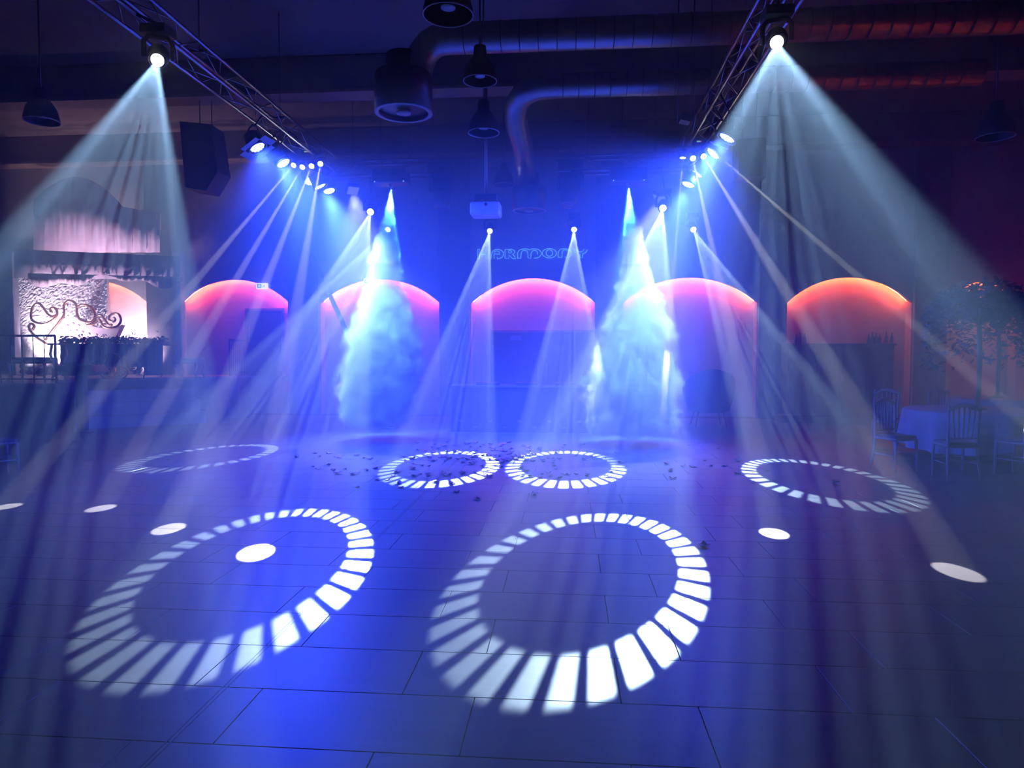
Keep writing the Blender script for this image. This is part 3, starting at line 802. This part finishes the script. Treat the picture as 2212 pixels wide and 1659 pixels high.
MB().add(vs, fs, True).build('cloth', CLO, tb_)
for sx in (-1,1):
    for sy in (-.28,.28): MB().tube([(sx*(tw-.1),sy,0),(sx*(tw-.1),sy,th_-.04)], .02, 6).build('leg', DKMET, tb_)
LEAF = mat('leaf_dark', (.045,.085,.05), .6, var=.35, scale=20)
def leaves(n, pos, size, rnd):
    b = MB()
    for _ in range(n):
        c = Vector(pos()); s = size*rnd.uniform(.7,1.3)
        q = Matrix.Rotation(rnd.uniform(0,2*PI),4,'Z') @ Matrix.Rotation(rnd.uniform(-1.2,1.2),4,'X') @ Matrix.Rotation(rnd.uniform(-1,1),4,'Y')
        b.add([c + (q @ Vector(p)) for p in ((-s,0,0),(0,-s*.42,s*.12),(s,0,0),(0,s*.42,s*.12),(0,0,-s*.10))], [(0,1,2,3),(4,1,0),(4,2,1),(4,3,2),(4,0,3)])
    return b
rg = random.Random(5)
def gpos():
    x = rg.uniform(-tw-.05, tw+.05); return (x, -.30+rg.gauss(0,.07), th_+.07+abs(rg.gauss(0,.06))-.10*rg.random())
ga = leaves(900, gpos, .06, rg).build('leaf_garland', LEAF, None, tb_.location)
tag(ga, 'dark leafy garland lying along the stage table front', 'garland', kind='stuff')
# wire pumpkin carriage in front of the table
cb_ = onz(250, 819, DZ); cr = empty('wire_carriage', cb_, 'dark wire carriage ornament with round ribs in front of the table', 'ornament')
YC = cb_.y
def cq(x, y, dy=0): p = ony(x, y, YC); return Vector((p.x-cb_.x, dy, p.z-cb_.z))
for rx in (27, 17, 7):
    for sdy in (-.16, .16) if rx < 27 else (0,):
        MB().tube([cq(249+rx*math.cos(2*PI*k/28), 790-26*math.sin(2*PI*k/28), sdy*abs(math.sin(PI*k/28))) for k in range(28)], .018, 6, closed=True).build('rib', IRON, cr)
for c, r0, sgn in (((232,803),13,1), ((267,803),13,-1), ((293,792),15,-1)):
    MB().tube([cq(*p, -.05) for p in spiral(c, r0, 3, PI/2, PI/2+sgn*4.2*PI, 40)], .017, 6).build('wheel_scroll', IRON, cr)
MB().tube([cq(222,817),cq(250,818),cq(300,818)], .016, 6).build('base_bar', IRON, cr)
MB().tube([cq(276,775),cq(284,790),cq(288,806),cq(310,790),cq(313,800),cq(310,818)], .016, 6).build('shaft', IRON, cr)
# white cloth fall beside the carriage
# upholstered benches with curved legs
VEL = mat('bench_velvet', (.07,.05,.08), .8)
def bench(px0, px1, pyt, pyb, label, matl):
    b0 = onz((px0+px1)/2, pyb, DZ); Y = b0.y
    o_ = empty('curved_bench', b0, label, 'bench', 'curved leg benches on the stage')
    hw_ = (ony(px1,pyb,Y).x-ony(px0,pyb,Y).x)/2; hh = ony((px0+px1)/2,pyt,Y).z-DZ
    MB().bbox((-hw_,-.0,hh-.13),(hw_,.42,hh), .035).build('seat', matl, o_)
    for sx in (-1,1):
        for dy in (.05,.37):
            MB().tube([(sx*(hw_-.04),dy,hh-.1),(sx*(hw_-.01),dy,hh*.6),(sx*(hw_-.07),dy,hh*.3),(sx*(hw_-.01),dy,0)], [.035,.032,.02,.026], 7).build('leg', GOLD, o_)
    return o_
bench(14, 96, 772, 823, 'dark upholstered bench with curved legs behind the left railing', VEL)
bench(372, 424, 774, 817, 'small pale stool at the right end of the stage table', mat('stool_pink', (.5,.38,.4), .7))
# little oval-topped gilded table
ob = onz(126, 822, DZ); ot = empty('oval_side_table', ob, 'gilded oval side table with curved legs beside the railing', 'table')
hh = ony(116,742,ob.y).z-DZ
MB().lathe([(.001,hh-.03),(.17,hh-.03),(.18,hh-.015),(.17,hh),(.001,hh)], 24, cap=False).build('tabletop', GOLD, ot)
for k in range(3):
    a = 2*PI*k/3+.4; c, s_ = math.cos(a), math.sin(a)
    MB().tube([(c*.13,s_*.13,hh-.03),(c*.17,s_*.17,hh*.7),(c*.06,s_*.06,hh*.35),(c*.15,s_*.15,0)], [.025,.03,.02,.025], 7).build('leg', GOLD, ot)
# uplights on the stage
def uplight(P, d, power, col, half, label):
    P = Vector(P); o_ = empty('stage_uplight', P, label, 'uplight', 'uplights on the stage')
    m = aim(d, (0,0,.14))
    MB().lathe([(.05,.10),(.07,.08),(.075,-.06),(.065,-.06),(.062,-.03)], 16, m).build('can', BLACK, o_)
    MB().lathe([(.06,-.035),(.04,-.04),(0,-.042)], 16, m).build('lens', mat('uplight_lens', (.9,.9,.9), .3, emit=(1,.75,.9), estr=12, sample=False), o_)
    MB().lathe([(.09,0),(.09,.015),(.02,.05)], 16).build('foot', BLACK, o_)
    spot('uplight_lamp', o_, Vector((0,0,.14)) + Vector(d).normalized()*.10, d, power, half, col, blend=1, radius=.05)
UPP = 1000
uplight((ony(52,800,16.0).x, 16.0, DZ), (.25,.75,1.0), UPP*1.3, (1,.80,.95), .8, 'uplight washing the left part of the ruffled wall')
uplight((ony(238,800,16.5).x, 16.5, DZ), (.1,.4,1.0), UPP*.6, (1,.78,.95), .8, 'uplight washing the right edge of the ruffled wall')
uplight((ony(300,800,16.4).x, 16.4, DZ), (-.15,1.0,.7), UPP*.8, (1,.72,.88), .9, 'uplight washing the arch behind the sofa')
uplight((ony(88,800,15.75).x, 15.75, DZ), (.55,.25,1.0), UPP*1.2, (1,.65,.85), .8, 'added unseen uplight behind the bench, brightening the sofa and canopy')  # extra uplight added to brighten the front of the sofa

# dark pedestal stand in front of the steps
pb_ = onz(179, 933); pd = empty('pedestal_stand', pb_, 'dark pedestal with a wide tapered tray in front of the steps', 'stand')
def pq(x, y): p = ony(x, y, pb_.y); return (p.x-pb_.x, p.z)
MB().prism([pq(132,790),pq(212,788),pq(221,803),pq(200,811),pq(150,812)], -.2, .2).build('tray', mat('tray_dark', (.04,.05,.05), .5), pd)
MB().bbox((-.08,-.08,.03),(.08,.08,pq(177,811)[1]), .01).build('column', mat('pedestal_dark', (.09,.09,.10), .4), pd)
MB().bbox((-.22,-.2,0),(.22,.2,.03), .008).build('base_plate', MATS['pedestal_dark'], pd)
leaves(160, lambda: (rg.uniform(-.32,.30), rg.uniform(-.15,.15), pq(177,789)[1]+rg.uniform(-.01,.05)), .05, rg).build('leaf_filling', LEAF, pd)
pd.children[-1]['kind'] = 'stuff'

# ------------------------------------------------------------------ round tables, flower trees and crystal chairs
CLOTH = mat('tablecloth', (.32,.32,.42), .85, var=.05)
def round_table(c, r, label, lab2):
    t_ = empty('round_table', (c.x, c.y, 0), label, 'table', 'round guest tables')
    MB().lathe([(.001,.715),(r,.715),(r,.735),(.001,.735)], 40, cap=False).build('tabletop', mat('table_ply', (.2,.18,.2), .6), t_)
    MB().tube([(0,0,.02),(0,0,.72)], .05, 10).build('column', DKMET, t_)
    MB().lathe([(.38,0),(.38,.02),(.05,.06)], 24).build('foot', DKMET, t_)
    n = 96; vs = [(0,0,.742)]; fs = []
    for j, (rr, z, am) in enumerate(((r*.98,.742,0),(r+.012,.732,0),(r+.02,.60,.02),(r+.03,.40,.045),(r+.04,.20,.07))):
        for k in range(n):
            a = 2*PI*k/n; q = rr + am*math.sin(k*PI*2*14/n) ; zz = z - (.05*max(0,math.sin(2*a+.4)) if j == 4 else 0)
            vs.append((q*math.cos(a), q*math.sin(a), zz))
    for k in range(n): fs.append((0, 1+k, 1+(k+1) % n))
    for j in range(4):
        for k in range(n): l = (k+1) % n; fs.append((1+j*n+k, 1+(j+1)*n+k, 1+(j+1)*n+l, 1+j*n+l))
    cl = MB().add(vs, fs, True).build('tablecloth', CLOTH, None, (c.x,c.y,0))
    tag(cl, lab2, 'tablecloth', 'white guest tablecloths')
def flower_tree(c, z0, px, label, seed, dense=1800):
    r = random.Random(seed); o_ = empty('flower_tree', (c.x,c.y,z0), label, 'centrepiece', 'tall flower trees on the guest tables')
    MB().lathe([(.12,0),(.12,.02),(.05,.05),(.03,.08)], 18).build('foot', DKMET, o_)
    MB().tube([(0,0,.04),(.01,0,.7),(-.01,.01,1.3)], .034, 8).build('trunk', mat('trunk_dark', (.06,.07,.07), .7), o_)
    br = MB(); tips = []
    for k in range(16):
        a = 2*PI*k/16 + r.uniform(-.2,.2); R_ = r.uniform(.45,.78); zt = r.uniform(1.55,1.95)
        tip = (R_*math.cos(a), R_*math.sin(a), zt - .35*R_); tips.append(tip)
        br.tube([(-.01,.01,1.25),(R_*.4*math.cos(a),R_*.4*math.sin(a),1.65),tip], [.018,.012,.006], 5)
    br.build('branches', MATS['trunk_dark'], o_)
    def pos():
        if r.random() < .74:
            a = r.uniform(0,2*PI); u_ = r.random()**.6
            R_ = .74*u_; return (R_*math.cos(a), R_*math.sin(a), 1.38 + .55*math.sqrt(max(0,1-u_*u_))*r.random()**.5 + r.uniform(-.08,.06))
        t_ = tips[r.randrange(16)]; q = r.random()
        return (t_[0]*1.05+r.gauss(0,.05), t_[1]*1.05+r.gauss(0,.05), t_[2]-.05-.75*q*q)
    f = leaves(dense, pos, .065, r).build('blossoms', mat('blossom_pale', (.10,.10,.14), .8, var=.25, scale=12), o_); f['kind'] = 'stuff'
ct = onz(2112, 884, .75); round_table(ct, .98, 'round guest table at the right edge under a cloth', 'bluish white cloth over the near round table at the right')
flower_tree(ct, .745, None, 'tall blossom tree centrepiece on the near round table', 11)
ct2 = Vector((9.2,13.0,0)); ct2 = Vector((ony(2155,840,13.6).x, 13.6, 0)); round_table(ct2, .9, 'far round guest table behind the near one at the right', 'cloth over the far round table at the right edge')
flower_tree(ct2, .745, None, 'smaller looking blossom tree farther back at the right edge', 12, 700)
CRY = mat('crystal_acrylic', (.62,.64,.72), .12, trans=.6, ior=1.3)
def crystal_chair(loc, rz, label):
    o_ = empty('crystal_chair', loc, label, 'chair', 'clear crystal chairs'); o_.rotation_euler.z = rz
    # local: front -y, back +y
    MB().bbox((-.20,-.20,.42),(.20,.20,.455), .02).build('seat', CRY, o_)
    MB().bbox((-.185,-.19,.455),(.185,.18,.49), .03).build('cushion', mat('cushion_dark', (.10,.10,.14), .9), o_)
    for sx in (-1,1):
        MB().tube([(sx*.175,-.175,.43),(sx*.18,-.18,.30),(sx*.185,-.19,0)], [.022,.019,.011], 8).build('leg', CRY, o_)
        MB().tube([(sx*.18,.185,.93),(sx*.175,.17,.62),(sx*.17,.165,.43),(sx*.18,.185,.2),(sx*.19,.22,0)], [.015,.018,.021,.018,.011], 8).build('leg', CRY, o_)
        MB().lathe([(.012,.92),(.022,.94),(.012,.965),(0,.97)], 8, Matrix.Translation((sx*.18,.185,0))).build('finial', CRY, o_)
        MB().tube([(sx*.182,-.185,.22),(sx*.182,.185,.22)], .009, 6).build('stretcher', CRY, o_)
    MB().tube([(-.182,-.185,.26),(.182,-.185,.26)], .010, 6).build('stretcher', CRY, o_)
    MB().tube([(-.18,.19,.26),(.18,.19,.26)], .010, 6).build('stretcher', CRY, o_)
    pts = [(-.19+.38*k/10, .187, .885+.075*math.sin(PI*k/10)) for k in range(11)]
    MB().tube(pts, [.018+.010*math.sin(PI*k/10) for k in range(11)], 8).build('top_rail', CRY, o_)
    MB().tube([(-.18,.172,.54),(.18,.172,.54)], .012, 8).build('back_rail', CRY, o_)
    for k in range(5):
        x = -.118+.059*k; zz = .885+.075*math.sin(PI*(x*1.1+.19)/.38)
        b = MB(); pr_ = []
        for i in range(15):
            t = i/14; pr_.append(.0105 + .004*math.sin(t*PI*14))
        b.tube([(x*(.85+.25*i/14), .172+.013*i/14, .54+(zz-.54)*i/14) for i in range(15)], pr_, 7); b.build('spindle', CRY, o_)
    return o_
def chair_px(px, py, rz, label): p = onz(px, py); crystal_chair((p.x,p.y,0), rz, label)
c1 = onz(1932, 1015); crystal_chair((c1.x,c1.y,0), -2.75+PI, 'clear crystal chair leftmost at the near right table')
crystal_chair((onz(2062,1035).x, onz(2062,1035).y, 0), 3.1, 'clear crystal chair with its back to the camera at the near right table')
crystal_chair((onz(2200,1028).x, onz(2200,1028).y, 0), 3.6, 'clear crystal chair cut by the right picture edge')
crystal_chair((ct.x-.75, ct.y+1.3, 0), -.5, 'clear crystal chair behind the near right table, left of the trunk')
crystal_chair((ct.x+.35, ct.y+1.5, 0), .2, 'clear crystal chair behind the near right table, at the picture edge')
lc = onz(-8, 1030); crystal_chair((lc.x,lc.y,0), 2.6, 'clear crystal chair cut by the left picture edge')

# ------------------------------------------------------------------ petals on the dance floor
PET = [mat('petal_red', (.20,.02,.03), .6), mat('petal_dark', (.11,.015,.025), .6)]
pm = []
for v in range(5):
    r = random.Random(40+v); s = .045
    g = [(x*s*(1-.25*abs(y)), y*s*.8, (.35*x*x + .3*y*y + r.uniform(0,.35))*s*.8) for y in (-1,-.3,.4,1) for x in (-1,0,1)]
    zmin = min(p[2] for p in g)
    g = [(a,b,c-zmin+.001) for a,b,c in g]
    fs = [(j*3+i, j*3+i+1, j*3+i+4, j*3+i+3) for j in range(3) for i in range(2)]
    pm.append(MB().add(g, fs, True).mesh('petal', PET[v % 2]))
rp = random.Random(9); cnt = 0
def petal(x, y):
    o_ = link('rose_petal', pm[rp.randrange(5)], None, onz(x, y) + Vector((0,0,.0005)))
    o_.rotation_euler = (rp.uniform(-.12,.12), rp.uniform(-.12,.12), rp.uniform(0,2*PI)); s = rp.uniform(.7,1.35); o_.scale = (s,s,s)
    tag(o_, 'small dark red petal scattered on the dance floor', 'petal', 'petals scattered on the dance floor')
for _ in range(105): petal(min(1330,max(870, rp.gauss(1060,85))), 955 + 42*rp.random()**.8)
for _ in range(60): petal(rp.uniform(840,1300), rp.uniform(985,1032))
for x, y in ((676,1008),(688,1014),(710,1005),(720,1017),(745,1014),(730,1024),(762,1026),(772,1024),(773,1053),(800,992),(812,1012),(792,1017),(815,1037),(838,1037),(862,1045),(866,1054),(1031,1078),(986,1063),(1153,1070),(941,1042),(977,1045),(680,980),(712,980),(690,987),(730,989),(770,984),(788,990),(641,988),(1340,1000),(1440,1003),(1450,1015),(1453,1034),(1448,1019),(1476,1008),(1497,1009),(1522,995),(1536,1007),(1565,1007),(1592,1024),(1595,996),(1630,1044),(1672,1040),(1806,1042),(1808,1048),(1656,1018),(1550,970),(1490,962),(1168,1033),(1208,1033),(1313,1031),(1320,1020),(1520,1182)):
    petal(x, y)

# ------------------------------------------------------------------ smoke plumes under the two jets
def plume_mat(name, prof, drift, dens, seed, tilt):
    """prof: (depth below nozzle 0..1, radius m); drift: (t, x offset m)"""
    m = bpy.data.materials.new(name); m.use_nodes = True; nt = m.node_tree; N = nt.nodes; L = nt.links
    N.clear(); out = N.new('ShaderNodeOutputMaterial'); vol = N.new('ShaderNodeVolumeScatter')
    vol.inputs['Color'].default_value = (1,1,1,1); vol.inputs['Anisotropy'].default_value = .1
    L.new(vol.outputs[0], out.inputs['Volume'])
    tc = N.new('ShaderNodeTexCoord'); sp = N.new('ShaderNodeSeparateXYZ'); L.new(tc.outputs['Object'], sp.inputs[0])
    def M(op, a, b=None, c=None, cl=False):
        n = N.new('ShaderNodeMath'); n.operation = op; n.use_clamp = cl
        for i, v in enumerate((a, b, c)):
            if v is None: continue
            if isinstance(v, (int, float)): n.inputs[i].default_value = v
            else: L.new(v, n.inputs[i])
        return n.outputs[0]
    t = M('DIVIDE', sp.outputs[2], -PLH)
    def curve(pts, lo, hi):
        n = N.new('ShaderNodeValToRGB'); e = n.color_ramp.elements; n.color_ramp.interpolation = 'EASE'
        while len(e) < len(pts): e.new(.5)
        for i, (a, b) in enumerate(pts): e[i].position = a; v = (b-lo)/(hi-lo); e[i].color = (v, v, v, 1)
        L.new(t, n.inputs[0])
        return M('MULTIPLY_ADD', n.outputs[0], hi-lo, lo)
    Rz = curve(prof, 0, 1.2); dx = curve(drift, -1, 1)
    x = M('SUBTRACT', sp.outputs[0], dx); y = M('SUBTRACT', sp.outputs[1], M('MULTIPLY', t, tilt))
    r = M('SQRT', M('ADD', M('MULTIPLY', x, x), M('MULTIPLY', y, y)))
    no = N.new('ShaderNodeTexNoise'); no.noise_dimensions = '4D'; no.inputs['W'].default_value = seed; no.inputs['Scale'].default_value = 2.6; no.inputs['Detail'].default_value = 5; no.inputs['Roughness'].default_value = .66
    L.new(tc.outputs['Object'], no.inputs['Vector'])
    nz = M('SUBTRACT', no.outputs[0], .5)
    ed = M('MULTIPLY_ADD', M('MULTIPLY', nz, M('MULTIPLY_ADD', Rz, 1.75, .015)), 1.0, M('SUBTRACT', Rz, r))
    k = M('DIVIDE', ed, M('MULTIPLY_ADD', Rz, .13, .02), cl=True)
    # thins out towards the floor
    fall = curve([(0,1.2),(.12,1.5),(.3,.9),(.5,.62),(1,.55)], 0, 2)
    bot = M('DIVIDE', M('SUBTRACT', M('MULTIPLY_ADD', nz, .25, .985), t), .05, cl=True)
    L.new(M('MULTIPLY', M('MULTIPLY', M('MULTIPLY', k, fall), bot), dens), vol.inputs['Density'])
    m.cycles.volume_step_rate = 1.0
    return m
PLH = JETS[0].z - .15
PL = [([(0,.012),(.1,.10),(.2,.22),(.36,.33),(.50,.52),(.62,.72),(.78,.78),(.92,.70),(1,.5)], [(0,0),(.3,.0),(.5,.06),(.75,.10),(1,.06)], 4.6, -1.5, 'white smoke plume shooting down at the left of centre'),
      ([(0,.012),(.1,.11),(.2,.18),(.32,.26),(.45,.40),(.62,.62),(.80,.82),(.92,.78),(1,.6)], [(0,0),(.2,.05),(.35,.10),(.55,.12),(.75,-.02),(1,-.05)], 4.4, -1.8, 'white smoke plume shooting down at the right of centre')]
for P, (pf, dr, dn, tilt, lab) in zip(JETS, PL):
    pm_ = plume_mat('smoke_%d' % int(P.x*10), pf, dr, dn, P.x, tilt)
    def envelope(ta, tb, nseg, wide):
        rings = []
        for q in range(nseg+1):
            t = ta + (tb-ta)*q/nseg; rr = 0
            for (a0, r0), (a1_, r1) in zip(pf, pf[1:]):
                if a0 <= t <= a1_: rr = r0+(r1-r0)*(t-a0)/(a1_-a0)
            rings.append((rr*wide+.04, -t*PLH))
        b = MB().lathe(rings[::-1], 18)
        b.v = [(x, y - tilt*z/PLH, z) for x, y, z in b.v]
        return b
    pz = envelope(.34, 1.0, 10, 1.5).build('smoke_plume', pm_, None, P + Vector((0,-.01,-.02)))
    for k_ in range(2): tag(envelope(.17*k_, .17*(k_+1), 4, 1.6).build('smoke_column', pm_, pz), kind='stuff')
    tag(pz, lab, 'smoke', 'smoke plumes from the jets', 'stuff')
